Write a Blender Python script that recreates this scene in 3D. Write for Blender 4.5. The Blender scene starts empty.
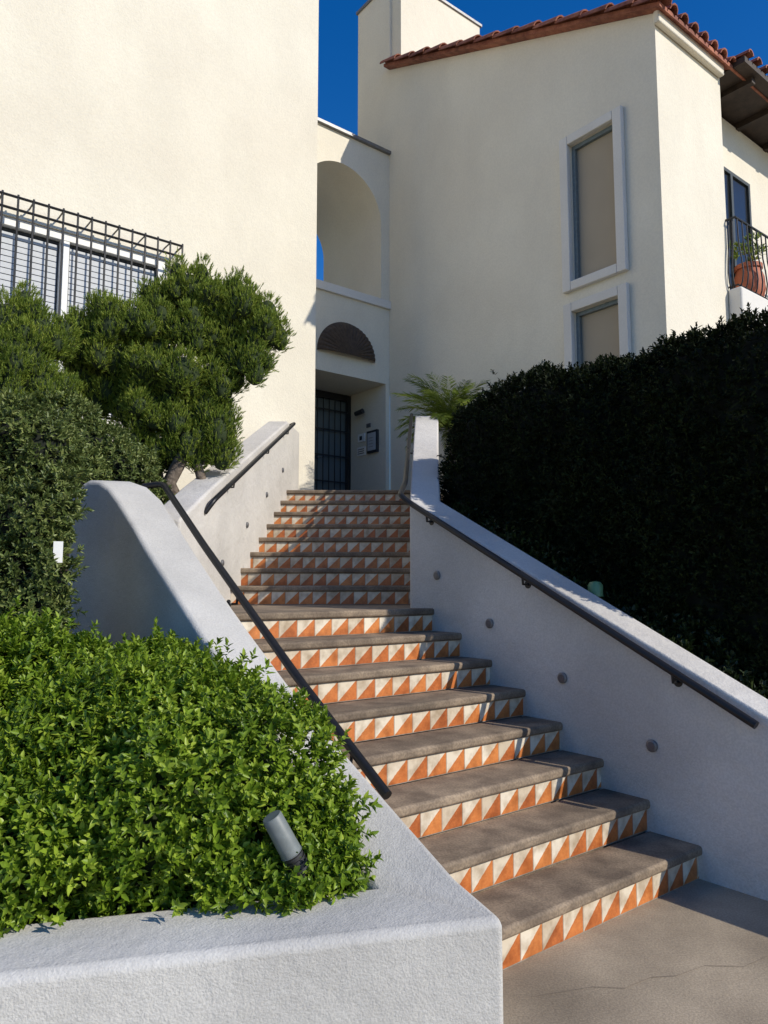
import bpy, math, random
import numpy as np
from mathutils import Vector, Matrix
random.seed(4)
rng = np.random.default_rng(11)
scene = bpy.context.scene
COL = scene.collection

# ------------------------------------------------------------------ frames
R = Vector((.785, .62, 0)).normalized()      # along the risers, away to the right
D = Vector((-.62, .785, 0)).normalized()     # up the lower flight
P1 = Vector((1.67, 4.04, 0))                 # right end of first nosing
def SW(s, w, z=0.0):                         # s up the flight, w left across it
    p = P1 + D*s - R*w
    return Vector((p.x, p.y, z))
RISE = .17; TR = .297

# ------------------------------------------------------------------ helpers
def reg(o, parent=None, label=None, category=None, kind=None, group=None):
    if o.name not in COL.objects: COL.objects.link(o)
    if parent is not None: o.parent = parent
    if label: o["label"] = label
    if category: o["category"] = category
    if kind: o["kind"] = kind
    if group: o["group"] = group
    return o
def empty(name, loc=(0,0,0), **k):
    o = bpy.data.objects.new(name, None); o.empty_display_size = .2
    return reg(o, **k)
def mobj(name, verts, faces, mat, smooth=None, bevel=None, seg=3, **k):
    me = bpy.data.meshes.new(name)
    me.from_pydata([tuple(v) for v in verts], [], faces)
    me.validate(); me.update()
    import bmesh
    bm = bmesh.new(); bm.from_mesh(me); bmesh.ops.recalc_face_normals(bm, faces=bm.faces); bm.to_mesh(me); bm.free()
    if mat: me.materials.append(mat)
    if smooth is not None:
        me.shade_smooth(); me.set_sharp_from_angle(angle=math.radians(smooth))
    o = bpy.data.objects.new(name, me)
    if bevel:
        m = o.modifiers.new("bevel", 'BEVEL'); m.width = bevel; m.segments = seg; m.limit_method='ANGLE'; m.angle_limit=math.radians(28)
        m.harden_normals = True
        me.shade_smooth()
        me.set_sharp_from_angle(angle=math.radians(40))
    return reg(o, **k)
class MB:
    def __init__(s): s.v=[]; s.f=[]
    def add(s, v, f):
        n=len(s.v); s.v += [Vector(a) for a in v]; s.f += [tuple(i+n for i in q) for q in f]
    def box(s, o, ax, ay, az, x0,x1,y0,y1,z0,z1):
        c=[o+ax*x+ay*y+az*z for x in (x0,x1) for y in (y0,y1) for z in (z0,z1)]
        s.add(c,[(0,1,3,2),(4,6,7,5),(0,4,5,1),(2,3,7,6),(0,2,6,4),(1,5,7,3)])
    def prism(s, poly, z0, z1):
        n=len(poly)
        s.add([(p[0],p[1],z0) for p in poly]+[(p[0],p[1],z1) for p in poly],
              [tuple(range(n))[::-1], tuple(range(n,2*n))]+[(i,(i+1)%n,n+(i+1)%n,n+i) for i in range(n)])
    def tube(s, pts, rad, n=10, cap=True):
        pts=[Vector(p) for p in pts]; m=len(pts)
        if not hasattr(rad,'__len__'): rad=[rad]*m
        base=len(s.v); prev=None
        for i,p in enumerate(pts):
            t=(pts[min(i+1,m-1)]-pts[max(i-1,0)]).normalized()
            if prev is None:
                a=Vector((0,0,1)) if abs(t.z)<.9 else Vector((1,0,0))
                u=t.cross(a).normalized()
            else:
                u=(prev-t*prev.dot(t)).normalized()
            prev=u; v=t.cross(u)
            for j in range(n):
                a=2*math.pi*j/n
                s.v.append(p+(u*math.cos(a)+v*math.sin(a))*rad[i])
        for i in range(m-1):
            for j in range(n):
                a=base+i*n+j; b=base+i*n+(j+1)%n
                s.f.append((a,b,b+n,a+n))
        if cap:
            s.f.append(tuple(base+j for j in range(n))[::-1]); s.f.append(tuple(base+(m-1)*n+j for j in range(n)))
    def obj(s,name,mat,**k): return mobj(name,s.v,s.f,mat,**k)
class Frame:
    def __init__(s, o, u):
        s.o=Vector((o[0],o[1],0)); s.u=u; s.z=Vector((0,0,1)); s.n=u.cross(s.z)
    def p(s,u,z,n=0): return s.o+s.u*u+s.z*z+s.n*n
    def mat(s):
        m=Matrix.Identity(4)
        for i in range(3):
            m[i][0]=s.u[i]; m[i][1]=s.z[i]; m[i][2]=s.n[i]; m[i][3]=s.o[i]
        return m
    def box(s,mb,u0,u1,z0,z1,n0,n1): mb.box(s.o,s.u,s.z,s.n,u0,u1,z0,z1,n0,n1)
def slab(name, fr, outer, holes, front, thick, mat, bevel=None, **k):
    cu=bpy.data.curves.new(name,'CURVE'); cu.dimensions='2D'; cu.fill_mode='BOTH'; cu.extrude=thick/2
    for pl in [outer]+holes:
        sp=cu.splines.new('POLY'); sp.points.add(len(pl)-1); sp.use_cyclic_u=True
        for i,(a,b) in enumerate(pl): sp.points[i].co=(a,b,0,1)
    o=bpy.data.objects.new('tmp',cu); COL.objects.link(o)
    dg=bpy.context.evaluated_depsgraph_get()
    me=bpy.data.meshes.new_from_object(o.evaluated_get(dg))
    bpy.data.objects.remove(o)
    me.transform(fr.mat()@Matrix.Translation((0,0,front-thick/2)))
    import bmesh
    bm=bmesh.new(); bm.from_mesh(me); bmesh.ops.remove_doubles(bm,verts=bm.verts,dist=.0005)
    bmesh.ops.recalc_face_normals(bm,faces=bm.faces); bm.to_mesh(me); bm.free()
    me.materials.clear(); me.materials.append(mat)
    me.shade_smooth(); me.set_sharp_from_angle(angle=math.radians(30))
    ob=bpy.data.objects.new(name,me)
    return reg(ob,**k)

# ------------------------------------------------------------------ materials
def newmat(name):
    m=bpy.data.materials.new(name); m.use_nodes=True
    nt=m.node_tree; b=nt.nodes["Principled BSDF"]
    return m,nt,b
def N(nt,t,**k):
    n=nt.nodes.new(t)
    for a,b in k.items(): setattr(n,a,b)
    return n
def noise_col(nt, scale, detail, vec, c1, c2, lo=.35, hi=.65):
    n=N(nt,'ShaderNodeTexNoise'); n.inputs['Scale'].default_value=scale; n.inputs['Detail'].default_value=detail
    nt.links.new(vec,n.inputs['Vector'])
    r=N(nt,'ShaderNodeValToRGB'); r.color_ramp.elements[0].position=lo; r.color_ramp.elements[1].position=hi
    r.color_ramp.elements[0].color=(*c1,1); r.color_ramp.elements[1].color=(*c2,1)
    nt.links.new(n.outputs['Fac'],r.inputs['Fac'])
    return n,r
def mul(nt,a,b,fac=1):
    m=N(nt,'ShaderNodeMix',data_type='RGBA',blend_type='MULTIPLY'); m.inputs[0].default_value=fac
    nt.links.new(a,m.inputs[6]); nt.links.new(b,m.inputs[7]); return m.outputs[2]
def surface(name,c1,c2,scale=3,rough=.85,bump=.3,bscale=90,stain=.12,fine=.06,bdist=.004,metal=0,streak=False,lowb=1.6):
    m,nt,b=newmat(name)
    geo=N(nt,'ShaderNodeNewGeometry'); vec=geo.outputs['Position']
    _,r=noise_col(nt,scale,6,vec,c1,c2)
    mp=N(nt,'ShaderNodeMapping'); mp.inputs['Scale'].default_value=(1.2,1.2,.6) if streak else (1,1,1)
    nt.links.new(vec,mp.inputs['Vector'])
    _,s=noise_col(nt,1.3,8,mp.outputs['Vector'],(1-stain,)*3,(1,1,1),.38,.6)
    _,f=noise_col(nt,bscale*.8,3,vec,(1-fine,)*3,(1,1,1),.4,.6)
    c=mul(nt,mul(nt,r.outputs['Color'],s.outputs['Color']),f.outputs['Color'])
    nt.links.new(c,b.inputs['Base Color'])
    b.inputs['Roughness'].default_value=rough; b.inputs['Metallic'].default_value=metal
    if bump:
        n=N(nt,'ShaderNodeTexNoise'); n.inputs['Scale'].default_value=bscale; n.inputs['Detail'].default_value=4
        n2=N(nt,'ShaderNodeTexNoise'); n2.inputs['Scale'].default_value=bscale*.12; n2.inputs['Detail'].default_value=3
        nt.links.new(vec,n.inputs['Vector']); nt.links.new(vec,n2.inputs['Vector'])
        a=N(nt,'ShaderNodeMath',operation='MULTIPLY_ADD'); a.inputs[1].default_value=lowb
        nt.links.new(n2.outputs['Fac'],a.inputs[0]); nt.links.new(n.outputs['Fac'],a.inputs[2])
        bp=N(nt,'ShaderNodeBump'); bp.inputs['Strength'].default_value=bump; bp.inputs['Distance'].default_value=bdist
        nt.links.new(a.outputs[0],bp.inputs['Height']); nt.links.new(bp.outputs['Normal'],b.inputs['Normal'])
    return m
def plain(name,c,rough=.5,metal=0,var=.12,sc=25):
    m,nt,b=newmat(name)
    geo=N(nt,'ShaderNodeNewGeometry')
    _,r=noise_col(nt,sc,4,geo.outputs['Position'],tuple(x*(1-var) for x in c),tuple(min(1,x*(1+var)) for x in c))
    nt.links.new(r.outputs['Color'],b.inputs['Base Color'])
    b.inputs['Roughness'].default_value=rough; b.inputs['Metallic'].default_value=metal
    return m
M_cream=surface("cream_stucco",(.755,.695,.565),(.80,.745,.61),.8,.92,.55,50,.05,.05,.007,streak=True)
M_white=surface("white_stucco",(.60,.57,.525),(.675,.645,.595),1.2,.9,.85,110,.16,.11,.0042,lowb=2.6)
M_plant=surface("shade_toned_white_stucco",(.545,.53,.495),(.615,.60,.56),1.2,.9,.8,130,.16,.11,.0038,lowb=1.8)  # same white stucco, darkened so the planter's shade is in its colour
M_trim=surface("white_trim_stucco",(.71,.68,.62),(.75,.72,.66),2,.9,.3,70,.05,.04,.004)
M_conc=surface("weathered_tread_concrete",(.20,.148,.102),(.37,.28,.19),7,.8,.5,110,.34,.28,.0035)
M_pave=surface("sidewalk_concrete",(.34,.275,.195),(.47,.385,.275),2.5,.85,.5,140,.32,.22,.003)
M_iron=plain("black_painted_iron",(.008,.008,.009),.45,0)
M_terra=surface("terracotta_tile",(.25,.075,.045),(.46,.17,.095),9,.8,.3,60,.3,.2,.004)
M_pot=surface("orange_clay",(.40,.11,.05),(.5,.15,.07),9,.7,.2,60,.1,.1,.002)
M_soil=surface("garden_soil",(.05,.035,.022),(.09,.065,.04),12,.95,.8,40,.3,.3,.02)
M_crack=plain("dirt_filled_crack",(.19,.15,.11),.95)
M_bark=surface("rough_bark",(.15,.115,.085),(.27,.215,.165),14,.9,1,35,.3,.3,.01)
M_wood=surface("dark_stained_wood",(.035,.022,.014),(.06,.038,.024),10,.7,.3,60,.2,.2,.002)
M_grey=plain("grey_powder_coat",(.17,.19,.185),.5)
M_black=plain("black_plastic",(.03,.03,.032),.5)
M_frame=plain("white_window_frame",(.75,.75,.72),.5,var=.04)
M_teal=plain("grey_blue_window_frame",(.15,.19,.205),.4)
M_dframe=plain("dark_door_frame",(.035,.045,.045),.5)
M_blind=plain("white_blind",(.50,.52,.54),.6,var=.03)
M_shade=plain("tan_roller_shade",(.38,.32,.235),.8,var=.03,sc=2)
M_paper=plain("white_paper",(.85,.84,.80),.7,var=.03)
M_green=plain("sage_green_enamel",(.13,.25,.12),.4)
M_stake=plain("dark_green_stake",(.03,.05,.02),.6)
M_lens=plain("frosted_grey_lens",(.09,.09,.10),.35)
M_metal=plain("dull_coping_metal",(.22,.22,.22),.5,.6)
M_lat=surface("brown_half_round_shell",(.065,.043,.029),(.10,.068,.046),20,.8,.15,60,.1,.1,.001)
def glassm(name,c,r=.06):
    m,nt,b=newmat(name); b.inputs['Base Color'].default_value=(*c,1); b.inputs['Roughness'].default_value=r
    b.inputs['Specular IOR Level'].default_value=.7
    return m
M_glass=glassm("dark_window_glass",(.03,.035,.04))
M_dark=glassm("dark_door_glass",(.012,.014,.015),.25)
M_dglass=glassm("grey_door_glass",(.12,.15,.16),.12)

def tilemat():
    m,nt,b=newmat("orange_cream_triangle_tile")
    uv=N(nt,'ShaderNodeUVMap'); sep=N(nt,'ShaderNodeSeparateXYZ'); nt.links.new(uv.outputs['UV'],sep.inputs[0])
    def mt(op,a,b_=None,c=None):
        n=N(nt,'ShaderNodeMath',operation=op)
        for i,x in enumerate((a,b_,c)):
            if x is None: continue
            if isinstance(x,(int,float)): n.inputs[i].default_value=x
            else: nt.links.new(x,n.inputs[i])
        return n.outputs[0]
    fu=mt('FRACT',sep.outputs[0]); fl=mt('FLOOR',sep.outputs[0]); v=sep.outputs[1]
    nz=N(nt,'ShaderNodeTexNoise'); nz.inputs['Scale'].default_value=9; nt.links.new(uv.outputs['UV'],nz.inputs['Vector'])
    wob=mt('MULTIPLY',mt('SUBTRACT',nz.outputs['Fac'],.5),.08)
    d=mt('SUBTRACT',mt('ADD',fu,wob),v)
    org=mt('GREATER_THAN',d,.0)
    wn=N(nt,'ShaderNodeTexWhiteNoise',noise_dimensions='2D')
    cx=N(nt,'ShaderNodeCombineXYZ'); nt.links.new(fl,cx.inputs[0])
    oi=N(nt,'ShaderNodeObjectInfo'); nt.links.new(oi.outputs['Random'],cx.inputs[1]); nt.links.new(cx.outputs[0],wn.inputs['Vector'])
    r1=N(nt,'ShaderNodeValToRGB'); e=r1.color_ramp.elements
    e[0].position=0; e[0].color=(.27,.065,.02,1); e[1].position=1; e[1].color=(.70,.27,.075,1)
    k=r1.color_ramp.elements.new(.5); k.color=(.53,.155,.038,1)
    nt.links.new(mt('MULTIPLY_ADD',nz.outputs['Fac'],.6,mt('MULTIPLY',wn.outputs['Value'],.5)),r1.inputs['Fac'])
    r2=N(nt,'ShaderNodeValToRGB'); e=r2.color_ramp.elements
    e[0].color=(.58,.48,.35,1); e[1].color=(.78,.70,.56,1)
    nt.links.new(wn.outputs['Value'],r2.inputs['Fac'])
    mx=N(nt,'ShaderNodeMix',data_type='RGBA'); nt.links.new(org,mx.inputs[0]); nt.links.new(r2.outputs['Color'],mx.inputs[6]); nt.links.new(r1.outputs['Color'],mx.inputs[7])
    gr=mt('LESS_THAN',fu,.035); g2=mt('GREATER_THAN',v,.965); g3=mt('LESS_THAN',v,.03)
    g=mt('MAXIMUM',gr,mt('MAXIMUM',g2,g3))
    mg=N(nt,'ShaderNodeMix',data_type='RGBA'); nt.links.new(g,mg.inputs[0]); nt.links.new(mx.outputs[2],mg.inputs[6]); mg.inputs[7].default_value=(.34,.29,.23,1)
    geo=N(nt,'ShaderNodeNewGeometry')
    _,dr=noise_col(nt,14,6,geo.outputs['Position'],(.64,.58,.52),(1,1,1),.32,.58)
    nt.links.new(mul(nt,mg.outputs[2],dr.outputs['Color']),b.inputs['Base Color']); 
    ro=mt('MULTIPLY_ADD',g,.4,.38); nt.links.new(ro,b.inputs['Roughness'])
    bp=N(nt,'ShaderNodeBump'); bp.inputs['Distance'].default_value=.002; bp.inputs['Strength'].default_value=.6; bp.invert=True
    nt.links.new(g,bp.inputs['Height']); nt.links.new(bp.outputs['Normal'],b.inputs['Normal'])
    return m
M_tile=tilemat()

def leafmat(name,cols,trans=.25,rough=.5,cl=3.0,dark=.6,spec=.35):
    m,nt,b=newmat(name)
    geo=N(nt,'ShaderNodeNewGeometry')
    r=N(nt,'ShaderNodeValToRGB'); el=r.color_ramp.elements
    el[0].position=0; el[0].color=(*cols[0],1); el[1].position=1; el[1].color=(*cols[-1],1)
    for i,c in enumerate(cols[1:-1]):
        q=el.new((i+1)/(len(cols)-1)); q.color=(*c,1)
    nt.links.new(geo.outputs['Random Per Island'],r.inputs['Fac'])
    _,s=noise_col(nt,cl,3,geo.outputs['Position'],(dark,dark*1.08,dark*.95),(1.1,1.08,1.0),.35,.65)
    c=mul(nt,r.outputs['Color'],s.outputs['Color'])
    nt.links.new(c,b.inputs['Base Color']); b.inputs['Roughness'].default_value=rough
    b.inputs['Specular IOR Level'].default_value=spec
    t=N(nt,'ShaderNodeBsdfTranslucent'); nt.links.new(c,t.inputs['Color'])
    mx=N(nt,'ShaderNodeMixShader'); mx.inputs[0].default_value=trans
    out=nt.nodes['Material Output']
    nt.links.new(b.outputs[0],mx.inputs[1]); nt.links.new(t.outputs[0],mx.inputs[2]); nt.links.new(mx.outputs[0],out.inputs['Surface'])
    return m
M_lbush=leafmat("bright_shrub_leaf",[(.09,.16,.012),(.17,.27,.02),(.27,.39,.035),(.41,.51,.07)],.33,.40,5,.7)
M_ljun=leafmat("juniper_foliage",[(.10,.15,.02),(.17,.25,.035),(.28,.36,.05),(.42,.46,.09)],.28,.6,4,.72)
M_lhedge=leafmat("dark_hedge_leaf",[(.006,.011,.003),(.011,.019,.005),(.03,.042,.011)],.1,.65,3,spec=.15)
M_ldark=leafmat("olive_shrub_leaf",[(.08,.12,.035),(.16,.21,.06),(.32,.36,.13)],.25,.42,4)
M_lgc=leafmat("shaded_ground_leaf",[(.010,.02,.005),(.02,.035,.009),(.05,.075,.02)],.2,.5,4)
M_palm=leafmat("palm_frond",[(.14,.21,.03),(.23,.32,.05),(.38,.44,.12)],.4,.5,4)
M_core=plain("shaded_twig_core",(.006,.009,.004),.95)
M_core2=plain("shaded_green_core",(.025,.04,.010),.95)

# ------------------------------------------------------------------ foliage
def nrm(a): return a/np.maximum(np.linalg.norm(a,axis=1,keepdims=True),1e-9)
def leaves_geo(P,Dn,Nn,L,W,fold=.22,droop=.12):
    Dn=nrm(Dn); S=nrm(np.cross(Dn,Nn)); Nn=np.cross(S,Dn)
    L=L[:,None]; W=W[:,None]
    v=np.stack([P, P+Dn*L*.3-S*W*.46+Nn*W*fold, P+Dn*L*.66-S*W*.36+Nn*W*fold*.7-Nn*L*droop*.4,
                P+Dn*L-Nn*L*droop, P+Dn*L*.66+S*W*.36+Nn*W*fold*.7-Nn*L*droop*.4, P+Dn*L*.3+S*W*.46+Nn*W*fold],axis=1)
    n=len(P); v=v.reshape(-1,3)
    b=(np.arange(n)*6)[:,None]
    f=np.concatenate([b+np.array([[0,1,2,3]]),b+np.array([[0,3,4,5]])],axis=0)
    return v,f
def needles_geo(P,Dn,Nn,L,W):
    Dn=nrm(Dn); S=nrm(np.cross(Dn,Nn)); L=L[:,None]; W=W[:,None]
    v=np.stack([P-S*W*.5,P+S*W*.5,P+Dn*L+S*W*.12,P+Dn*L-S*W*.12],axis=1)
    n=len(P); b=(np.arange(n)*4)[:,None]
    return v.reshape(-1,3), b+np.array([[0,1,2,3]])
def tufts(C,A,n,L,W,spread,jit=.35,stem=.04,needle=False):
    m=len(C); A=nrm(A)
    ref=np.where(np.abs(A[:,2:3])<.9,np.array([[0,0,1.]]),np.array([[1.,0,0]]))
    B1=nrm(np.cross(A,ref)); B2=np.cross(A,B1)
    C=np.repeat(C,n,0); A=np.repeat(A,n,0); B1=np.repeat(B1,n,0); B2=np.repeat(B2,n,0)
    k=np.tile(np.arange(n),m)
    ph=k*2.4+rng.uniform(0,6.28,m).repeat(n)+rng.normal(0,.3,m*n)
    lev=(k/n)
    th=(spread*(1-.6*lev)+rng.normal(0,jit*.5,m*n))[:,None]
    Rr=B1*np.cos(ph)[:,None]+B2*np.sin(ph)[:,None]
    Dn=A*np.cos(th)+Rr*np.sin(th); Nn=A*np.sin(th)-Rr*np.cos(th)
    P=C+A*(stem*lev)[:,None]
    Ls=L*rng.uniform(.65,1.15,m*n)*(1-.25*lev); Ws=W*rng.uniform(.75,1.15,m*n)
    return (needles_geo if needle else leaves_geo)(P,Dn,Nn,Ls,Ws)
def lump(p,a):
    x,y,z=p[:,0]*a,p[:,1]*a,p[:,2]*a
    return (np.sin(x+1.3)*np.sin(y*1.1+2.1)+np.sin(z*1.2+.7+x*.5)*np.sin(x*1.3-y*.8)+.5*np.sin(2.3*x+z)*np.sin(2.1*z-y*1.9))/2
def ell_points(blobs,dens,amp,a,inner=.86,thick=.08):
    PP=[];NN=[]
    B=np.array(blobs,float)
    for i,b in enumerate(B):
        c=b[:3]; r=b[3:6]
        n=int(dens*4*math.pi*((r[0]*r[1]*r[2])**(2/3)))
        d=nrm(rng.normal(size=(n,3)))
        p=c+d*r
        s=1+amp*lump(p,a)-rng.uniform(0,thick,n)
        p=c+d*r*s[:,None]
        keep=np.ones(n,bool)
        for j,b2 in enumerate(B):
            if j==i: continue
            q=(p-b2[:3])/b2[3:6]
            keep&=np.linalg.norm(q,axis=1)>inner
        PP.append(p[keep]); NN.append(nrm(d/r)[keep])
    return np.concatenate(PP),np.concatenate(NN)
def ico_core(blobs,scale):
    import bmesh
    V=[];F=[]
    for b in blobs:
        bm=bmesh.new(); bmesh.ops.create_icosphere(bm,subdivisions=3,radius=1)
        base=len(V)
        for v in bm.verts:
            V.append((b[0]+v.co.x*b[3]*scale,b[1]+v.co.y*b[4]*scale,b[2]+v.co.z*b[5]*scale))
        for f in bm.faces: F.append([base+x.index for x in f.verts])
        bm.free()
    return np.array(V),np.array(F)
def foliage_obj(name,geos,core,mat,coremat=None,**k):
    V=[];LI=[];LS=[];MI=[];nv=0;nl=0
    for v,f in geos:
        V.append(v); LI.append((f+nv).ravel()); LS.append(nl+np.arange(len(f))*4); MI.append(np.zeros(len(f),int)); nv+=len(v); nl+=f.size
    if core is not None:
        v,f=core; w=f.shape[1]
        V.append(v); LI.append((f+nv).ravel()); LS.append(nl+np.arange(len(f))*w); MI.append(np.ones(len(f),int)); nv+=len(v); nl+=f.size
    V=np.concatenate(V); LI=np.concatenate(LI); LS=np.concatenate(LS); MI=np.concatenate(MI)
    me=bpy.data.meshes.new(name)
    me.vertices.add(len(V)); me.vertices.foreach_set('co',V.astype(np.float32).ravel())
    me.loops.add(len(LI)); me.loops.foreach_set('vertex_index',LI.astype(np.int32))
    me.polygons.add(len(LS)); me.polygons.foreach_set('loop_start',LS.astype(np.int32))
    me.materials.append(mat); me.materials.append(coremat or M_core)
    me.polygons.foreach_set('material_index',MI.astype(np.int32))
    me.update(calc_edges=True); me.validate()
    o=bpy.data.objects.new(name,me)
    return reg(o,**k)
def subclumps(blobs,n,rs,lo=.62,hi=.92):
    out=[]
    for b in blobs:
        c=np.array(b[:3]); r=np.array(b[3:6])
        for i in range(n):
            d=nrm(rng.normal(size=(1,3)))[0]
            q=c+d*r*rng.uniform(lo,hi); k=rs*rng.uniform(.6,1.3)
            out.append((q[0],q[1],q[2],k,k,k*rng.uniform(1.0,1.7)))
    return out

# ------------------------------------------------------------------ ground
mb=MB(); mb.add([(-200,-200,0),(200,-200,0),(200,200,0),(-200,200,0)],[(0,1,2,3)])
mb.obj("ground",M_pave,kind="structure",label="worn tan concrete pavement at the foot of the stairs")
mb=MB()
pts=[(.55,2.93),(.8,3.0),(.92,2.99),(1.05,3.07),(1.15,3.08),(1.3,3.16),(1.45,3.15),(1.6,3.24)]
for i,(a,b) in enumerate(zip(pts[:-1],pts[1:])):
    a=Vector((*a,.004)); b=Vector((*b,.004)); t=(b-a).normalized(); n=Vector((-t.y,t.x,0))*(.0013 if i%2 else .0008)
    mb.add([a-n,b-n,b+n,a+n],[(0,1,2,3)])
mb.obj("pavement_crack",M_crack,kind="structure",label="thin crack in the pavement")

# ------------------------------------------------------------------ staircase
stairs=empty("staircase",label="concrete stairs with orange and cream triangle tile risers",category="stairs")
def make_step(L,Rr,fwd,z,depthL,depthR,tw=.138):
    nos=.024; th=.050
    zb=z-th
    a=L.copy(); b=Rr.copy()
    mb=MB()
    def P(v,z): return Vector((v.x,v.y,z))
    aL=a+fwd*(depthL+.02); bR=b+fwd*(depthR+.02)
    mb.add([P(a,zb),P(b,zb),P(bR,zb),P(aL,zb),P(a,z),P(b,z),P(bR,z),P(aL,z)],
           [(0,3,2,1),(4,5,6,7),(0,1,5,4),(1,2,6,5),(2,3,7,6),(3,0,4,7)])
    o=mb.obj("step",M_conc,parent=stairs,bevel=.017,seg=4)
    c=a+fwd*(nos+.012); d=b+fwd*(nos+.012)
    z0=z-RISE+.0005
    mb=MB()
    mb.add([P(c,z0-.1),P(d,z0-.1),P(bR,z0-.1),P(aL,z0-.1),P(c,zb-.001),P(d,zb-.001),P(bR,zb-.001),P(aL,zb-.001)],
           [(0,3,2,1),(4,5,6,7),(0,1,5,4),(1,2,6,5),(2,3,7,6),(3,0,4,7)])
    mb.obj("step_core",M_conc,parent=o)
    e=a+fwd*nos; f=b+fwd*nos
    me=bpy.data.meshes.new("tile_riser")
    vs=[P(e,z0),P(f,z0),P(f,zb),P(e,zb),P(c,z0),P(d,z0),P(d,zb),P(c,zb)]
    me.from_pydata([tuple(v) for v in vs],[],[(0,1,2,3),(0,3,7,4),(1,5,6,2)])
    uvl=me.uv_layers.new(name="UVMap")
    W=(f-e).length/tw; off=random.random()
    uvs=[(off,0),(off+W,0),(off+W,1),(off,1)]+[(off,0),(off,1),(off,1),(off,0)]+[(off+W,0)]*4
    for i,u in enumerate(uvs): uvl.data[i].uv=u
    me.materials.append(M_tile)
    reg(bpy.data.objects.new("tile_riser",me),parent=o)
for i in range(7):
    make_step(SW(i*TR,1.78),SW(i*TR,-.02),D,RISE*(i+1),TR,TR)
xl=lambda y:-1.50+.078*(y-5.5)
xr=lambda y:.207+.056*(y-5.89)
Y9=6.77; TU=.34
make_step(SW(7*TR,1.78),SW(7*TR,-.02),D,RISE*8,.1,.1)
a=SW(7*TR+.05,1.78); b=SW(7*TR+.05,-.02)
mb=MB(); mb.prism([(a.x,a.y),(b.x,b.y),(.23,5.89),(xr(Y9)+.02,Y9+.06),(xl(Y9)-.02,Y9+.06),(-1.6,5.6),(-1.85,5.6)],.9,RISE*8-.0015)
mb.obj("landing",M_conc,parent=stairs)
U=Vector((.0,1,0))
for i in range(8):
    y=Y9+TU*i
    dp=TU if i<7 else .42
    make_step(Vector((xl(y)-.03,y,0)),Vector((xr(y)+.02,y,0)),U,RISE*(9+i),dp,dp,.125)

# ------------------------------------------------------------------ walls
def strip_wall(name,stn,mat,bevel=.035,**k):
    v=[];f=[]
    for A,B,zb,zA,zB in stn:
        v+=[(A[0],A[1],zb),(A[0],A[1],zA),(B[0],B[1],zB),(B[0],B[1],zb)]
    n=len(stn)
    for i in range(n-1):
        a=i*4;b=a+4
        for j in range(4):
            f.append((a+j,a+(j+1)%4,b+(j+1)%4,b+j))
    f.append((0,3,2,1)); f.append((n*4-4,n*4-3,n*4-2,n*4-1))
    return mobj(name,v,f,mat,bevel=bevel,seg=4,**k)
zr=lambda s:.865+.507*(s+.31)
stn=[]
for s in (-1.7,-.9,2.36):
    A=SW(s,0); B=SW(s,-.24); z=max(zr(s),.62) if s<-.5 else zr(s)
    if s==2.36: B=A+Vector((.25,.082,0))
    stn.append(((A.x,A.y),(B.x,B.y),-.2,z,z))
stn.append(((xr(7.6),7.6),(xr(7.6)+.26,7.6),-.2,2.98,2.98))
stn.append(((xr(9.4),9.4),(xr(9.4)+.30,9.4),-.2,3.72,3.72))
rw=strip_wall("retaining_wall",stn,M_white,bevel=.018,label="white stucco stair wall with sloping top and round lights",category="wall")
def wall_light(pos,nv,r,parent):
    mb=MB(); nv=nv.normalized()
    mb.tube([pos-nv*.01,pos+nv*.012,pos+nv*.016],[r,r,r*.85],20)
    o=mb.obj("wall_light",M_metal,smooth=40,parent=parent)
    mb=MB(); mb.tube([pos+nv*.010,pos+nv*.019],[r*.72,r*.66],16)
    mb.obj("lens",M_lens,smooth=40,parent=o)
for s,z in ((.27,.64),(.88,.955),(1.50,1.27),(2.04,1.61)):
    p=SW(s,0,z); wall_light(p,-R,.034,rw)

As=[(-.3,1.80),(.0,1.77),(.34,1.75),(.9,1.75),(1.3,1.75),(1.72,1.75),(2.1,1.75),(2.5,1.75),(2.8,1.75),(3.1,1.75),(3.30,1.78),(3.44,1.85),(3.53,1.96),(3.58,2.08),(3.60,2.18)]
Bs=[(.23,2.01),(.36,2.02),(.55,2.03),(1.0,2.05),(1.35,2.06),(1.75,2.07),(2.1,2.08),(2.5,2.09),(2.75,2.10),(2.98,2.12),(3.12,2.14),(3.24,2.17),(3.34,2.21),(3.43,2.255),(3.50,2.29)]
Az=[.38,.425,.56,.82,1.03,1.27,1.50,1.76,1.96,2.16,2.27,2.32,2.32,2.27,2.16]
Bz=[.38,.45,.59,.87,1.06,1.30,1.52,1.77,1.95,2.12,2.22,2.28,2.29,2.25,2.14]
stn=[((-3.1,1.82),(-3.05,2.23),-.2,.38,.38)]
innerpts=[]
for i in range(len(As)):
    A=SW(*As[i]); B=SW(*Bs[i])
    if i==0: A=Vector((.425,2.70,0))
    stn.append(((A.x,A.y),(B.x,B.y),-.2,Az[i],Bz[i])); innerpts.append((B.x,B.y,Bz[i]))
strip_wall("planter_wall",stn,M_plant,bevel=.034,label="white stucco planter wall rising beside the stairs",category="wall")
stn=[]
for y,z in ((5.45,2.02),(6.2,2.36),(9.2,3.60),(9.95,3.62)):
    stn.append(((xl(y),y),(xl(y)-.26,y),0,z,z))
ulw=strip_wall("stair_wall",stn,M_white,bevel=.025,label="white stucco wall along the upper flight of stairs",category="wall")
for y in (6.5,7.3,8.1,8.9):
    z=1.36+(y-6.6)*.5+.42
    wall_light(Vector((xl(y),y,z)),Vector((1,0,0)),.03,ulw)

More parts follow.
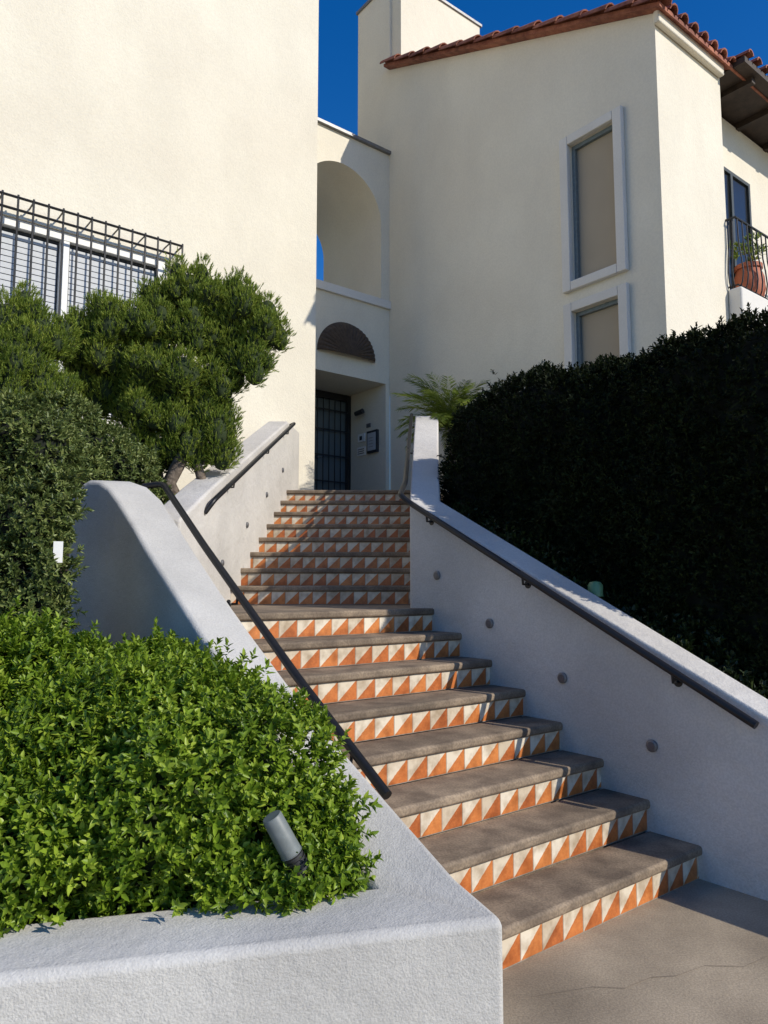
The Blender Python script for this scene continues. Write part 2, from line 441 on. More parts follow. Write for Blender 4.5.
# ------------------------------------------------------------------ handrails
def handrail(pts,rad,brs,label,name="handrail"):
    h=empty(name,label=label,category="handrail")
    out=[Vector(pts[0])]
    for i in range(1,len(pts)-1):
        p=Vector(pts[i]); a=(Vector(pts[i-1])-p); b=(Vector(pts[i+1])-p)
        c=min(.08,a.length*.4,b.length*.4); a=p+a.normalized()*c; b=p+b.normalized()*c
        for t in (0,.25,.5,.75,1): out.append(a*(1-t)**2+p*2*t*(1-t)+b*t*t)
    out.append(Vector(pts[-1]))
    mb=MB(); mb.tube(out,rad,14); mb.obj("rail",M_iron,smooth=50,parent=h)
    for p,w in brs:
        p=Vector(p); w=Vector(w)
        mb=MB()
        low=p-Vector((0,0,.06))
        mb.tube([p,low+w*.1,low+w],[.009,.009,.009],8)
        mb.tube([low+w*.96,low+w*1.05],[.028,.028],14)
        mb.obj("bracket",M_iron,smooth=50,parent=h)
    return h
ro=.055
pr=lambda s:SW(s,ro,zr(s)-.005)
c2=Vector((xr(5.9)-.08,5.83,zr(2.36)+.03))
up=lambda y:Vector((xr(y)-.045,y,2.98+(y-7.6)*.411+.03))
brs=[(pr(s),R*ro) for s in (.1,1.15,2.1)]
handrail([pr(-.34),pr(2.28),c2,up(6.3)+Vector((0,0,-.06)),up(9.3)],.022,brs+[(up(8.8),Vector((.05,0,0))),(up(7.4),Vector((.05,0,0)))],"black iron handrail following the white wall")
handrail([SW(.53,1.69,.60),SW(1.3,1.69,1.045),SW(2.5,1.69,1.80),SW(3.25,1.69,2.30),SW(3.36,1.80,2.28)],.024,
   [(SW(.8,1.69,.755),-R*.06),(SW(2.0,1.69,1.48),-R*.06)],"thick black iron handrail beside the planter wall")
ul=lambda y:Vector((xl(y)+.07,y,2.22+(y-6.0)*.42))
handrail([ul(6.0)+Vector((-.07,0,-.1)),ul(6.02),ul(9.25),ul(9.25)+Vector((-.07,.05,-.02))],.021,[(ul(y),Vector((-.07,0,0))) for y in (6.6,7.9,8.9)],"black iron handrail on the upper stair wall")

# ------------------------------------------------------------------ beds and terrace
v=[];f=[]
for i,(x,y,z) in enumerate([(-.05,2.97,.38)]+innerpts[:-2]):
    zz=.26 if z<.9 else .26+(z-.9)*.35; v.append((x-.01,y,zz)); v.append((-9,y-1.2,zz))
v.append((xl(5.7)-.3,5.9,1.6)); v.append((-9,5.6,1.6))
v.append((xl(9.9)-.2,9.9,2.7)); v.append((-9,9.5,2.7))
for i in range(len(v)//2-1): f.append((2*i,2*i+1,2*i+3,2*i+2))
mobj("garden_bed",v,f,M_soil,kind="structure",label="sloping planted soil bed below the building")
v=[];f=[]
for s in (-1.7,-.3,.5,1.5,2.36):
    p=SW(s,-.23); z=zr(s)-.18; q=SW(s,-9); v+= [(p.x,p.y,z),(q.x,q.y,z+.4)]
v+=[(xr(9.4)+.3,9.4,2.7),(9,14,2.7)]
for i in range(len(v)//2-1): f.append((2*i,2*i+1,2*i+3,2*i+2))
mobj("garden_slope",v,f,M_soil,kind="structure",label="sloping soil bed under the hedge")
mb=MB(); mb.prism([(-3.5,9.5),(4,9.5),(4,16),(-5,16)],2.3,2.714)
mb.obj("entry_terrace",M_pave,kind="structure",label="concrete floor in front of the entrance")

# ------------------------------------------------------------------ left building
FL=Frame((-.98,10.3),R)
lb=empty("apartment_building",label="cream stucco apartment building with a barred window",category="building")
WT=5.60
slab("wall",FL,[(-9,-.2),(0,-.2),(0,14),(-9,14)],[[(-4.62,3.45),(-2.22,3.45),(-2.22,WT),(-4.62,WT)]],0,6,M_cream,parent=lb)
win=MB()
for a,b,c,d in ((-4.62,-4.52,3.45,WT),(-2.32,-2.22,3.45,WT),(-4.52,-2.32,WT-.10,WT),(-4.52,-2.32,3.45,3.55),(-3.47,-3.37,3.55,WT-.10)):
    FL.box(win,a+.001,b-.001,c+.001,d-.001,-.12,-.03)
w=win.obj("window",M_frame,parent=lb,bevel=.006,seg=2)
mb=MB(); FL.box(mb,-4.6,-2.24,3.47,WT-.02,-.2,-.105); mb.obj("glass",M_glass,parent=w)
mb=MB()
for i in range(27):
    z=3.57+i*.07; FL.box(mb,-4.50,-3.49,z,z+.060,-.104,-.098)
    if i>6: FL.box(mb,-3.35,-2.34,z,z+.060,-.104,-.098)
mb.obj("blind",M_blind,parent=w)
mb=MB(); FL.box(mb,-4.7,-2.14,3.38,3.45,0.001,.06)
mb.obj("sill",M_trim,parent=w)
g=MB(); n1=.19; gt=5.74; gr_=-2.10
for i in range(18):
    u=-4.76+i*((gr_+4.76)/17); g.tube([FL.p(u,3.4,n1),FL.p(u,gt+.03,n1)],.012,6)
    if i%2==0: g.tube([FL.p(u,gt,n1),FL.p(u,gt,0)],.010,6)
for z in (3.44,4.3,gt-.14,gt):
    g.tube([FL.p(-4.76,z,n1),FL.p(gr_,z,n1)],.015,6)
for u in (-4.76,gr_):
    for z in (3.44,4.3,gt-.14,gt): g.tube([FL.p(u,z,n1),FL.p(u,z,0)],.012,6)
g.obj("grille",M_iron,parent=lb)

# ------------------------------------------------------------------ arched entrance
FE=Frame((-1.07,11.2),R)
eb=empty("entrance_tower",label="cream arched entrance bay above a recessed door",category="building")
def arc(cu,cz,r,rz,a0,a1,n): return [(cu+r*math.cos(a0+(a1-a0)*i/n),cz+rz*math.sin(a0+(a1-a0)*i/n)) for i in range(n+1)]
archh=[(-.3,6.32),(1.3,6.32)]+arc(.5,7.6,.8,.82,0,math.pi,28)
slab("arch_wall",FE,[(-.6,5.9),(1.487,5.9),(1.487,8.93),(-.6,8.93)],[archh],0,1.75,M_cream,parent=eb)
slab("wall",FE,[(-.6,4.88),(1.487,4.88),(1.487,5.899),(-.6,5.899)],[],0,1.02,M_cream,parent=eb)
mb=MB(); FE.box(mb,1.40,1.487,2.5,4.879,-1.2,0); FE.box(mb,-.6,-.3,2.5,4.879,-1.2,0)
FE.box(mb,-.6,1.487,4.88,5.89,-1.7,-1.021)
mb.obj("side_wall",M_cream,parent=eb)
mb=MB(); FE.box(mb,-.6,1.48,6.17,6.31,.001,.05); mb.obj("ledge",M_trim,parent=eb,bevel=.01)
mb=MB(); FE.box(mb,-.6,1.52,8.931,8.98,-1.75,.06); mb.obj("coping",M_metal,parent=eb)
K=22; mb=MB(); cu,cz,rr=.60,5.19,.57
vs=[];fs=[]
na=K*8; nr=14
for i in range(na+1):
    a=math.pi*i/na
    rib=abs(math.sin(K*a))
    for j in range(nr+1):
        t=j/nr
        rad=rr*t
        bul=.02+.10*math.sqrt(max(0,1-t*t))+.03*rib*t*(1-t**12)
        vs.append(FE.p(cu+rad*math.cos(a),cz+rad*.98*math.sin(a),bul if t<1 else .002))
for i in range(na):
    for j in range(nr):
        a=i*(nr+1)+j; fs.append((a,a+1,a+nr+2,a+nr+1))
mb.add(vs,fs)
mb.obj("lunette",M_lat,parent=eb,smooth=50)
dr=MB()
FE.box(dr,-.3,1.399,2.72,4.87,-1.09,-1.06)
door=dr.obj("door",M_dglass,parent=eb)
mb=MB()
for a,b,c,d in ((1.33,1.398,2.72,4.87),(.50,.60,2.72,4.87),(-.29,-.23,2.72,4.87),(-.23,.5,4.76,4.87),(.6,1.33,4.76,4.87),(.6,1.33,2.72,2.95),(-.23,.5,2.72,2.95)):
    FE.box(mb,a,b,c,d,-1.059,-.98)
mb.obj("frame",M_iron,parent=door,bevel=.005,seg=1)
mb=MB()
for u in np.arange(.70,1.32,.12): mb.tube([FE.p(u,2.95,-.99),FE.p(u,4.76,-.99)],.010,6)
for u in np.arange(-.13,.48,.12): mb.tube([FE.p(u,2.95,-.99),FE.p(u,4.76,-.99)],.010,6)
for z in (3.3,3.75,4.2,4.55):
    FE.box(mb,.6,1.33,z,z+.022,-1.0,-.98); FE.box(mb,-.23,.5,z,z+.022,-1.0,-.98)
mb.obj("bars",M_iron,parent=door)
mb=MB(); mb.tube([FE.p(.66,3.7,-.97),FE.p(.66,3.7,-.91),FE.p(.74,3.7,-.91)],.012,8); mb.obj("handle",M_metal,parent=door)
def plaque(name,dn,z0,z1,wd,th,mat,label,cat):
    mb=MB(); FE.box(mb,1.40-th,1.3995,z0,z1,-dn-wd,-dn)
    return mb.obj(name,mat,bevel=.003,seg=1,label=label,category=cat)
o=plaque("intercom_directory",.18,3.76,4.14,.28,.05,M_black,"black framed intercom directory on the entry wall","intercom")
mb=MB(); FE.box(mb,1.344,1.3505,3.80,4.10,-.43,-.21); mb.obj("panel",M_blind,parent=o)
mb=MB()
for i in range(4): FE.box(mb,1.340,1.3435,3.86+i*.05,3.868+i*.05,-.39,-.27)
mb.obj("button_row",M_metal,parent=o)
o=plaque("notice",.56,4.00,4.14,.20,.02,M_paper,"small white paper notice with a dark symbol","notice")
mb=MB(); FE.box(mb,1.376,1.3795,4.03,4.10,-.70,-.63); mb.obj("print",M_black,parent=o)
o=plaque("notice",.54,3.76,3.91,.24,.02,M_paper,"small white paper notice with dark print","notice")
mb=MB()
for i in range(3): FE.box(mb,1.376,1.3795,3.79+i*.036,3.803+i*.036,-.75,-.57)
mb.obj("print",M_black,parent=o)
plaque("notice",.40,4.22,4.29,.12,.015,M_metal,"tiny grey label plate on the entry wall","notice")
mb=MB(); mb.tube([FE.p(1.399,4.52,-.62),FE.p(1.33,4.52,-.62),FE.p(1.28,4.49,-.60)],[.02,.02,.02],10)
mb.tube([FE.p(1.30,4.50,-.50),FE.p(1.26,4.47,-.66)],[.045,.04],12)
mb.obj("security_camera",M_black,smooth=40,label="small black security camera above the notices",category="camera")

# ------------------------------------------------------------------ right building
FR=Frame((.10,12.1),-D)
rb=empty("tiled_roof_building",label="cream stucco building with red clay tile roof and tall windows",category="building")
LEN=5.02
zro=lambda u:10.5-(10.5-8.30)/LEN*u
def rect(a,b,c,d): return [(a,c),(b,c),(b,d),(a,d)]
slab("wall",FR,[(0,-.2),(LEN,-.2),(LEN,zro(LEN)),(0,zro(0))],[rect(3.76,4.44,5.40,7.24),rect(3.76,4.44,3.4,5.0)],0,1.52,M_cream,parent=rb)
slab("rear_wall",FR,[(.0,-.2),(4.55,-.2),(4.55,zro(4.55)),(0,zro(0))],[],-1.523,6,M_cream,parent=rb)
mb=MB(); FR.box(mb,-.94,-.002,5,12.15,-2.0,-.002); FR.box(mb,-.001,.25,10.2,12.15,-2.0,-.05)
ch=mb.obj("tower",M_cream,parent=rb)
mb=MB(); FR.box(mb,-.97,.28,12.151,12.20,-2.04,.03); mb.obj("coping",M_metal,parent=ch)
for (z0,z1) in ((5.28,7.36),(3.28,5.12)):
    mb=MB(); u0,u1=3.63,4.57
    FR.box(mb,u0,u0+.13,z0,z1,.001,.07); FR.box(mb,u1-.13,u1,z0,z1,.001,.07)
    FR.box(mb,u0+.131,u1-.131,z1-.12,z1,.001,.07); FR.box(mb,u0+.131,u1-.131,z0,z0+.12,.001,.07)
    w=mb.obj("window",M_trim,parent=rb,bevel=.012,seg=2)
    mb=MB(); a,b,c,d=3.762,4.438,z0+.121,z1-.121
    for q in ((a,a+.05,c,d),(b-.03,b,c,d),(a+.05,b-.03,c,c+.03),(a+.05,b-.03,d-.05,d)): FR.box(mb,*q,-.10,-.03)
    mb.obj("frame",M_teal,parent=w)
    mb=MB(); FR.box(mb,a,b,c,d,-.14,-.08); mb.obj("shade",M_shade,parent=w)
dz=(zro(LEN)-zro(0))/LEN
roof=MB()
def rp(u,n,h=0): return FR.p(u,zro(u)+h,n)
c=[rp(-.02,.12,.005),rp(LEN+.14,.12,.005),rp(LEN+.14,-7.4,.005),rp(-.02,-7.4,.005),rp(-.02,.12,.06),rp(LEN+.14,.12,.06),rp(LEN+.14,-7.4,.06),rp(-.02,-7.4,.06)]
roof.add(c,[(0,3,2,1),(4,5,6,7),(0,1,5,4),(1,2,6,5),(2,3,7,6),(3,0,4,7)])
rf=roof.obj("roof",M_terra,parent=rb)
def barrel(mb,p0,p1,r0,r1,side,upv,seg=7):
    vs=[]
    for p,r in ((p0,r0),(p1,r1)):
        for j in range(seg+1):
            a=math.pi*j/seg; vs.append(p+side*math.cos(a)*r+upv*math.sin(a)*r)
        for j in range(seg+1):
            a=math.pi*j/seg; vs.append(p+side*math.cos(a)*(r-.016)+upv*math.sin(a)*(r-.016))
    k=seg+1; F=[]
    for j in range(seg):
        F.append((j,j+1,2*k+j+1,2*k+j)); F.append((k+j,3*k+j,3*k+j+1,k+j+1))
        F.append((2*k+j,2*k+j+1,3*k+j+1,3*k+j)); F.append((j,k+j,k+j+1,j+1))
    mb.add(vs,F)
slope=(FR.u+Vector((0,0,dz))).normalized(); upn=FR.n.cross(slope)
if upn.z<0: upn=-upn
mb=MB()
for i in range(14):
    u=-.05+i*.375
    j=random.uniform(-.012,.012)
    barrel(mb,rp(u,.10+j,.035),rp(u+.41,.10-j,.055+random.uniform(0,.02)),.08,.108,FR.n,upn)
for k in range(1,30):
    for i in range(13):
        u=-.05+i*.4
        if k>6 and i<9: continue
        barrel(mb,rp(u,.10-k*.235,.045),rp(u+.44,.10-k*.235,.055),.07,.085,FR.n,upn,5)
mb.obj("clay_tiles",M_terra,parent=rf,smooth=40)
FQ=Frame((FR.p(LEN,0).x,FR.p(LEN,0).y),R)
mb=MB(); FQ.box(mb,-.04,1.5,8.14,8.30,.001,.08); mb.obj("cornice",M_cream,parent=rb,bevel=.02)
wing=empty("balcony_wing",label="set-back stucco wing with deep wooden eave and balcony",category="building")
mb=MB(); FQ.box(mb,1.523,7,-.2,8.2,-6,-.42); mb.obj("wall",M_cream,parent=wing)
mb=MB(); FQ.box(mb,1.6,7.5,8.26,8.34,-3,.30)
wr=mb.obj("roof",M_wood,parent=wing)
mb=MB()
for i in range(6): FQ.box(mb,1.95+i*.85,2.04+i*.85,8.18,8.259,-.42,.22)
mb.obj("rafter",M_wood,parent=wr)
mb=MB()
for i in range(24):
    p0=FQ.p(1.66+i*.235,8.40,-.05); p1=FQ.p(1.66+i*.235,8.35,.36)
    barrel(mb,p0,p1,.058,.070,R,Vector((0,0,1)),6)
    barrel(mb,FQ.p(1.66+i*.235,8.56,-1.05),FQ.p(1.66+i*.235,8.40,.0),.058,.070,R,Vector((0,0,1)),6)
mb.obj("clay_tiles",M_terra,parent=wr,smooth=40)
mb=MB(); FQ.box(mb,2.0,3.0,5.2,7.35,-.45,-.40); w=mb.obj("window",M_dark,parent=wing)
mb=MB()
for q in ((1.95,2.0,5.2,7.4),(3.0,3.05,5.2,7.4),(2.0,3.0,7.35,7.4),(2.47,2.53,5.2,7.35)): FQ.box(mb,*q,-.418,-.37)
mb.obj("frame",M_dframe,parent=w)
bal=MB(); FQ.box(bal,1.46,5,4.86,5.27,.002,.18); FQ.box(bal,1.524,5,4.86,5.27,-.42,.002); bl=bal.obj("balcony",M_trim,parent=wing,bevel=.03)
mb=MB()
def balu(u,n,ou,on):
    pts=[]
    for z,b in ((5.27,0),(5.36,.035),(5.48,.05),(5.66,.035),(5.84,.01),(6.2,0)):
        pts.append(FQ.p(u+ou*b,z,n+on*b))
    mb.tube(pts,.009,6)
for u in np.arange(1.55,4.9,.13): balu(u,.12,0,1)
for n in (.03,.08,): balu(1.50,n,-1,0)
mb.tube([FQ.p(1.50,6.2,.0),FQ.p(1.50,6.2,.12),FQ.p(4.9,6.2,.12)],.016,8)
mb.tube([FQ.p(1.50,5.31,.0),FQ.p(1.50,5.31,.12),FQ.p(4.9,5.31,.12)],.011,8)
mb.obj("railing",M_iron,parent=bl)
c=FQ.p(2.28,0,-.10)
mb=MB(); mb.tube([c+Vector((0,0,z)) for z in (5.271,5.31,5.48,5.66,5.78,5.782,5.84,5.84)],[.11,.15,.20,.19,.15,.175,.175,.14],24)
pot=mb.obj("plant_pot",M_pot,smooth=40,label="terracotta pot with plant on the balcony",category="pot")
n=40; C=np.tile(np.array([[c.x,c.y,5.83]]),(n,1))+rng.normal(0,.04,(n,3)); A=nrm(rng.normal(0,.5,(n,3))+np.array([0,0,1.]))
C=C+A*rng.uniform(.05,.36,(n,1)); C[:,2]=np.maximum(C[:,2],5.85)
foliage_obj("foliage",[tufts(C,A,9,.10,.022,.9)],None,M_palm,parent=pot)

# ------------------------------------------------------------------ plants
blobs=[(-1.00,3.25,.50,.88,.58,.64),(-1.85,3.6,.55,.85,.7,.74),(-2.6,3.4,.55,.8,.8,.76),(-1.55,2.93,.42,.8,.38,.42),(-.62,3.1,.42,.48,.32,.36),(-2.4,2.75,.42,.7,.42,.42),(-1.2,3.75,.75,.5,.5,.42),(-.45,2.98,.38,.3,.22,.2),(-1.3,2.86,.40,.75,.27,.30)]
Pp,Nn=ell_points(blobs,1950,.12,8,.88,.13)
sx=np.array([b[0] for b in Bs]); sw_=np.array([b[1] for b in Bs])
w=-( (Pp[:,0]-P1.x)*R.x+(Pp[:,1]-P1.y)*R.y)
s=((Pp[:,0]-P1.x)*D.x+(Pp[:,1]-P1.y)*D.y)
win_=np.interp(s,sx,sw_)
fn=(-.24*(Pp[:,0]+.05)+.97*(Pp[:,1]-2.97))
keep=(w>win_+.0)&(fn>-.07)&(Pp[:,2]>.27)&((fn>.0)|(Pp[:,2]>.39))
Pp=Pp[keep];Nn=Nn[keep]
A=nrm(Nn*.8+np.array([0,0,.5])+rng.normal(0,.34,Pp.shape))
Pp=Pp+A*rng.exponential(.024,(len(Pp),1))
ex=np.array([[-.36,2.76,.42],[-.30,2.77,.40],[-.24,2.86,.38],[-.33,2.76,.40],[-.42,2.74,.44],[-.28,2.78,.38],[-.38,2.74,.40],[-.47,2.72,.42],[-.2,2.9,.36],[-.33,2.745,.44],[-.27,2.76,.43],[-.30,2.74,.41],[-.35,2.74,.47],[-.24,2.78,.42]])
ex=np.repeat(ex,3,0)+rng.normal(0,.016,(42,3))
m_=520; tt=rng.uniform(-2.9,-.12,m_); rim=np.stack([tt,2.97+.247*(tt+.05)+rng.uniform(.0,.10,m_),.33+rng.uniform(0,.14,m_)],1)
Pp=np.concatenate([Pp,ex,rim]); A=np.concatenate([A,nrm(rng.normal(0,.4,(42,3))+np.array([.1,-.3,.8])),nrm(rng.normal(0,.35,(m_,3))+np.array([.0,-.45,.7]))])
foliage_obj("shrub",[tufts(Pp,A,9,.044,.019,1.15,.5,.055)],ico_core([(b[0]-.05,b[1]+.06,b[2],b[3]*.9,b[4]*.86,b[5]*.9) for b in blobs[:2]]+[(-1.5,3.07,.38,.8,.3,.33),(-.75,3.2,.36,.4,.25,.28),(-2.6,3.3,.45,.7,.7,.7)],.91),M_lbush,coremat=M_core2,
   label="dense bright green shrub filling the white planter",category="shrub")

def juniper(blobs,trunkpts,label,sub=13,rs=.085,sc_=1.0):
    t=empty("juniper_tree",label=label,category="tree")
    mb=MB()
    for pts,ra in trunkpts: mb.tube(pts,ra,9)
    mb.obj("trunk",M_bark,smooth=60,parent=t)
    bl=[(x,y,z,r*sc_,r*.95*sc_,r*sc_) for x,y,z,r in blobs]
    sc=subclumps(bl,sub,rs,.7,1.15)
    Pp,Nn=ell_points(sc+bl,1300,.28,17,.84,.22)
    front=(Nn[:,1]<.35)|(rng.uniform(size=len(Nn))<.3)
    Pp=Pp[front];Nn=Nn[front]
    A=nrm(Nn*.75+np.array([.14,-.05,.95])+rng.normal(0,.25,Pp.shape))
    Pp=Pp+A*rng.exponential(.012,(len(Pp),1))
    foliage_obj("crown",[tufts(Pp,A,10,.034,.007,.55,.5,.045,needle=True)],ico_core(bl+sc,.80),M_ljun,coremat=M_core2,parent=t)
    return t
jb=[(-2.07,6.7,4.14,.19),(-1.80,6.6,4.25,.18),(-1.52,6.6,4.12,.18),(-1.28,6.55,3.98,.17),(-1.10,6.5,3.82,.16),(-1.20,6.5,3.58,.15),(-1.48,6.6,3.76,.18),(-1.72,6.5,3.80,.19),(-2.02,6.5,3.84,.19),(-2.32,6.5,3.84,.18),(-2.56,6.6,3.92,.16),(-2.78,6.6,3.78,.16),(-2.66,6.6,3.52,.15),(-2.42,6.5,3.54,.18),(-2.08,6.45,3.44,.20),
    (-1.78,6.45,3.42,.18),(-2.12,6.5,3.08,.21),(-1.50,6.55,3.30,.17),(-1.80,6.5,3.02,.17),(-2.40,6.7,3.22,.2),(-1.50,6.5,2.96,.11),(-1.98,6.5,2.72,.15),(-1.44,6.5,2.72,.07),(-1.64,6.5,3.14,.11),(-1.68,6.45,2.76,.07),(-2.2,6.5,2.75,.15),(-2.62,6.6,3.25,.15)]
tr=[([(-1.9,6.65,1.9),(-1.78,6.5,2.15),(-1.88,6.4,2.42),(-1.74,6.42,2.72),(-1.68,6.6,3.1),(-1.5,6.6,3.6),(-1.25,6.55,3.9)],[.085,.08,.065,.06,.045,.04,.02]),
    ([(-2.05,6.7,1.9),(-2.0,6.6,2.3),(-2.1,6.6,2.8),(-2.2,6.6,3.3),(-2.1,6.65,4.0)],[.07,.06,.05,.04,.02]),
    ([(-1.72,6.6,2.0),(-1.58,6.5,2.35),(-1.66,6.45,2.65),(-1.56,6.5,2.95),(-1.62,6.55,3.3)],[.055,.05,.04,.035,.02]),
    ([(-1.66,6.5,2.6),(-1.5,6.5,2.68),(-1.46,6.5,2.72)],[.03,.02,.01])]
juniper(jb,tr,"twisted juniper with rounded foliage clumps before the window")
jb=[(-2.88,6.0,3.60,.20),(-3.15,6.0,3.68,.24),(-3.4,6.0,3.4,.27),(-2.98,5.9,3.34,.26),(-2.78,5.9,3.10,.20),(-3.0,5.85,2.95,.27),(-3.3,5.9,3.0,.28)]
juniper(jb,[([(-3.1,6.1,1.2),(-3.05,6.0,2.6),(-3.0,6.0,3.4)],[.07,.06,.03])],"low spreading juniper against the cream building")
def dark_shrub(bl,label,n=10):
    bl=[(x,y,z,r,r,r) for x,y,z,r in bl]
    sc=bl+subclumps(bl,8,.12)
    Pp,Nn=ell_points(sc,800,.14,14,.85,.25)
    A=nrm(Nn+np.array([0,0,.5])+rng.normal(0,.4,Pp.shape))
    Pp=Pp+A*rng.exponential(.015,(len(Pp),1))
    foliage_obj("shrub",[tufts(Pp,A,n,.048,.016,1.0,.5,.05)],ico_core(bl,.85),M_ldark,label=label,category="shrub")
dark_shrub([(-2.18,4.5,2.36,.25),(-2.45,4.5,2.1,.32),(-2.15,4.35,1.88,.23),(-2.32,4.3,1.55,.28),(-2.6,4.5,2.3,.3),(-2.15,4.35,1.28,.26),(-2.5,4.4,1.2,.35),(-2.3,4.6,.9,.4),(-2.04,4.25,1.50,.13)],"olive green leafy shrub beside the planter wall")
dark_shrub([(-2.42,5.95,2.60,.26),(-2.7,5.9,2.75,.30),(-2.13,6.0,2.44,.17),(-2.6,5.7,2.3,.35),(-3.0,5.8,2.5,.35),(-1.95,6.1,2.25,.12)],"olive green leafy shrub under the junipers")

def hedge():
    s0,s1,o0,o1,z0,z1=-.55,2.78,.58,2.6,.70,3.22
    cs=((s0+s1)/2,(o0+o1)/2,(z0+z1)/2); hs=((s1-s0)/2,(o1-o0)/2,(z1-z0)/2)
    n=60000
    d=nrm(rng.normal(size=(n,3)))
    p=7.0
    k=(np.abs(d)**p).sum(1)**(-1/p)
    d=d*k[:,None]
    q=d*np.array(hs)
    vis=~((d[:,1]>.3)&(d[:,2]<.85)); q=q[vis]; d=d[vis]
    def world(q):
        a=q+np.array(cs)
        base=np.array([P1.x,P1.y,0])
        return base+a[:,0:1]*np.array(D)+a[:,1:2]*np.array(R)+a[:,2:3]*np.array([0,0,1.])
    def disp(W): return lump(W,2.3)*.07+lump(W+3,6.5)*.05+lump(W,14)*.03
    nn=np.sign(d)*np.abs(d)**(p-1)/np.array(hs); nn=nrm(nn)
    nw=nn[:,0:1]*np.array(D)+nn[:,1:2]*np.array(R)+nn[:,2:3]*np.array([0,0,1.])
    W=world(q); W=W+nw*(disp(W)-rng.uniform(0,.10,len(W)))[:,None]
    keep=(W[:,2]>.8); W=W[keep]; nw=nw[keep]
    A=nrm(nw+np.array([0,0,.5])+rng.normal(0,.45,W.shape))
    W=W+A*rng.exponential(.014,(len(W),1))
    t=tufts(W,A,7,.042,.016,.95,.6,.04)
    import bmesh
    bm=bmesh.new(); bmesh.ops.create_icosphere(bm,subdivisions=6,radius=1)
    vc=np.array([v.co[:] for v in bm.verts]); fc=np.array([[v.index for v in f.verts] for f in bm.faces]); bm.free()
    k=(np.abs(vc)**p).sum(1)**(-1/p); vd=vc*k[:,None]
    nn=np.sign(vd)*np.abs(vd)**(p-1)/np.array(hs); nn=nrm(nn)
    nw=nn[:,0:1]*np.array(D)+nn[:,1:2]*np.array(R)+nn[:,2:3]*np.array([0,0,1.])
    Wc=world(vd*np.array(hs)); Wc=Wc+nw*(disp(Wc)-.10)[:,None]
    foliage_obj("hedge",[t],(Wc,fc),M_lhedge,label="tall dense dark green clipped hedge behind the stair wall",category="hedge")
hedge()
n=2600
ss=rng.uniform(-.9,2.4,n); oo=rng.uniform(.28,.75,n)
zz=np.array([zr(x) for x in ss])-.18+rng.uniform(0,.12,n)*(1+.5*np.sin(ss*5))+ (oo-.33)*.4
C=np.array([list(SW(a,-b,c)) for a,b,c in zip(ss,oo,zz)])
A=nrm(rng.normal(0,.4,(n,3))+np.array([0,0,1.]))
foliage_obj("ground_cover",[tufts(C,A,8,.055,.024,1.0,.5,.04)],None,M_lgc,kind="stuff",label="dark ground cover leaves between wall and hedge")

pc=Vector((.90,9.75,0)); PZ=3.62
palm=empty("palm",label="small feathery palm behind the upper stair wall",category="palm")
mb=MB(); mb.tube([pc+Vector((0,0,2.6)),pc+Vector((.02,0,3.1)),pc+Vector((0,0,PZ))],[.045,.04,.035],10); mb.obj("trunk",M_bark,parent=palm,smooth=60)
geos=[];mb=MB()
for i in range(64):
    az=i*2.4; el=random.uniform(.1,1.55); Lf=random.uniform(.65,1.0)
    h=Vector((math.cos(az)+.05,math.sin(az),0)); pts=[]
    p=pc+Vector((0,0,PZ)); ang=el
    for k in range(17):
        pts.append(p.copy()); p=p+(h*math.cos(ang)+Vector((0,0,1))*math.sin(ang))*(Lf/16); ang-=.07
    mb.tube(pts,[.0045*(1-.05*k) for k in range(17)],5)
    side=h.cross(Vector((0,0,1)))
    P_=[];D_=[];N_=[];L_=[]
    for k in range(2,17):
        t=(pts[k]-pts[k-1]).normalized()
        for m in (0,.33,.66):
            for sg in (-1,1):
                P_.append(pts[k]-t*m*Lf/16); D_.append(t*.9+side*sg*.8+Vector((0,0,random.uniform(-.35,.3)))); N_.append(Vector((0,0,1))); L_.append(.18*math.sin(math.pi*(k/18))**.6)
    geos.append(leaves_geo(np.array(P_),np.array(D_),np.array(N_),np.array(L_),np.full(len(L_),.0058)))
mb.obj("frond_stem",M_palm,parent=palm)
foliage_obj("fronds",geos,None,M_palm,parent=palm)

# ------------------------------------------------------------------ small objects
sp=empty("garden_spotlight",label="grey cylindrical garden spotlight leaning in the shrub",category="spotlight")
a=Vector((-.405,2.76,.705)); b=Vector((-.30,2.80,.50)); t=(b-a)
mb=MB(); mb.tube([a,a+t*.02,a+t*.66],[.034,.037,.040],24); mb.tube([a+t*.66,a+t*.67],[.042,.042],24); mb.obj("hood",M_grey,smooth=40,parent=sp)
mb=MB()
for i in range(4): mb.tube([a+t*(.70+i*.07),a+t*(.735+i*.07)],[.039,.039],24)
mb.tube([a+t*.67,a+t*.98],[.034,.034],18); mb.obj("cooling_fins",M_black,smooth=40,parent=sp)
mb=MB(); mb.tube([a+t*.95,a+t*1.04,a+t*1.04+Vector((0,.03,-.06)),a+t*1.04+Vector((0,.03,-.25))],[.010,.010,.008,.008],10); mb.obj("stake",M_black,smooth=40,parent=sp)
gl=SW(.88,-.36,0)
mb=MB(); mb.tube([gl+Vector((0,0,z)) for z in (1.15,1.46,1.46,1.535,1.555,1.562)],[.015,.015,.05,.05,.035,.005],18)
mb.obj("path_light",M_green,smooth=40,label="sage green path light behind the stair wall",category="lamp")
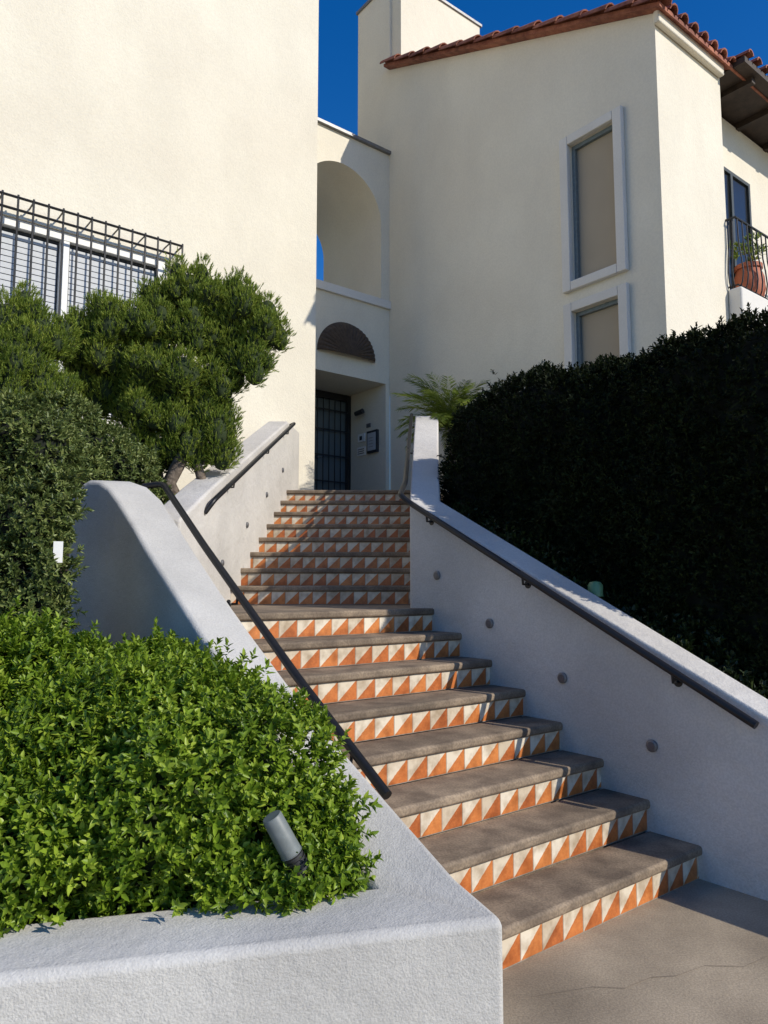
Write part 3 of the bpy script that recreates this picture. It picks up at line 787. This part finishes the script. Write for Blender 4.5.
o=Vector((-1.84,4.18,0)); x=Vector((.9,.3,0)).normalized(); n=x.cross(Vector((0,0,1)))
gs=empty("garden_sign",label="small white plate sign on a stake in the shrub",category="sign")
mb=MB(); mb.box(o,x,Vector((0,0,1)),n,-.025,.025,1.66,1.78,0,.006); mb.obj("plate",M_paper,parent=gs)
mb=MB(); mb.tube([o+Vector((-.08,0.06,.5)),o+Vector((-.08,0.06,1.55)),o+Vector((0,0.012,1.70))],.004,6); mb.obj("stake",M_stake,parent=gs)

# ------------------------------------------------------------------ light, sky
EL=math.radians(32); sd=(R*.40-D*.917).normalized()
sv=Vector((sd.x*math.cos(EL),sd.y*math.cos(EL),math.sin(EL)))
sl=bpy.data.lights.new("sun",'SUN'); sl.energy=4.25; sl.angle=math.radians(.5); sl.color=(1,.93,.815)
so=bpy.data.objects.new("sun",sl); so.rotation_euler=sv.to_track_quat('Z','Y').to_euler(); COL.objects.link(so)
wd=bpy.data.worlds.new("World"); scene.world=wd; wd.use_nodes=True
nt=wd.node_tree; bg=nt.nodes["Background"]
sk=nt.nodes.new('ShaderNodeTexSky'); sk.sky_type='NISHITA'; sk.sun_disc=False; sk.sun_elevation=EL
sk.sun_rotation=math.atan2(sd.x,sd.y); sk.altitude=300; sk.air_density=1.1; sk.dust_density=.25; sk.ozone_density=4
hs=nt.nodes.new('ShaderNodeHueSaturation'); hs.inputs['Hue'].default_value=.512; hs.inputs['Saturation'].default_value=1.36; hs.inputs['Value'].default_value=1.12
nt.links.new(sk.outputs[0],hs.inputs['Color']); nt.links.new(hs.outputs[0],bg.inputs[0]); bg.inputs[1].default_value=.125

cam=bpy.data.cameras.new("camera"); co=bpy.data.objects.new("camera",cam); COL.objects.link(co)
co.location=(0,0,1.53); co.rotation_euler=(math.radians(90+5.7),0,0)
cam.sensor_width=36; cam.lens=26.02; cam.clip_end=1000; cam.clip_start=.05
scene.camera=co
scene.view_settings.view_transform='Standard'; scene.view_settings.look='None'; scene.view_settings.exposure=0
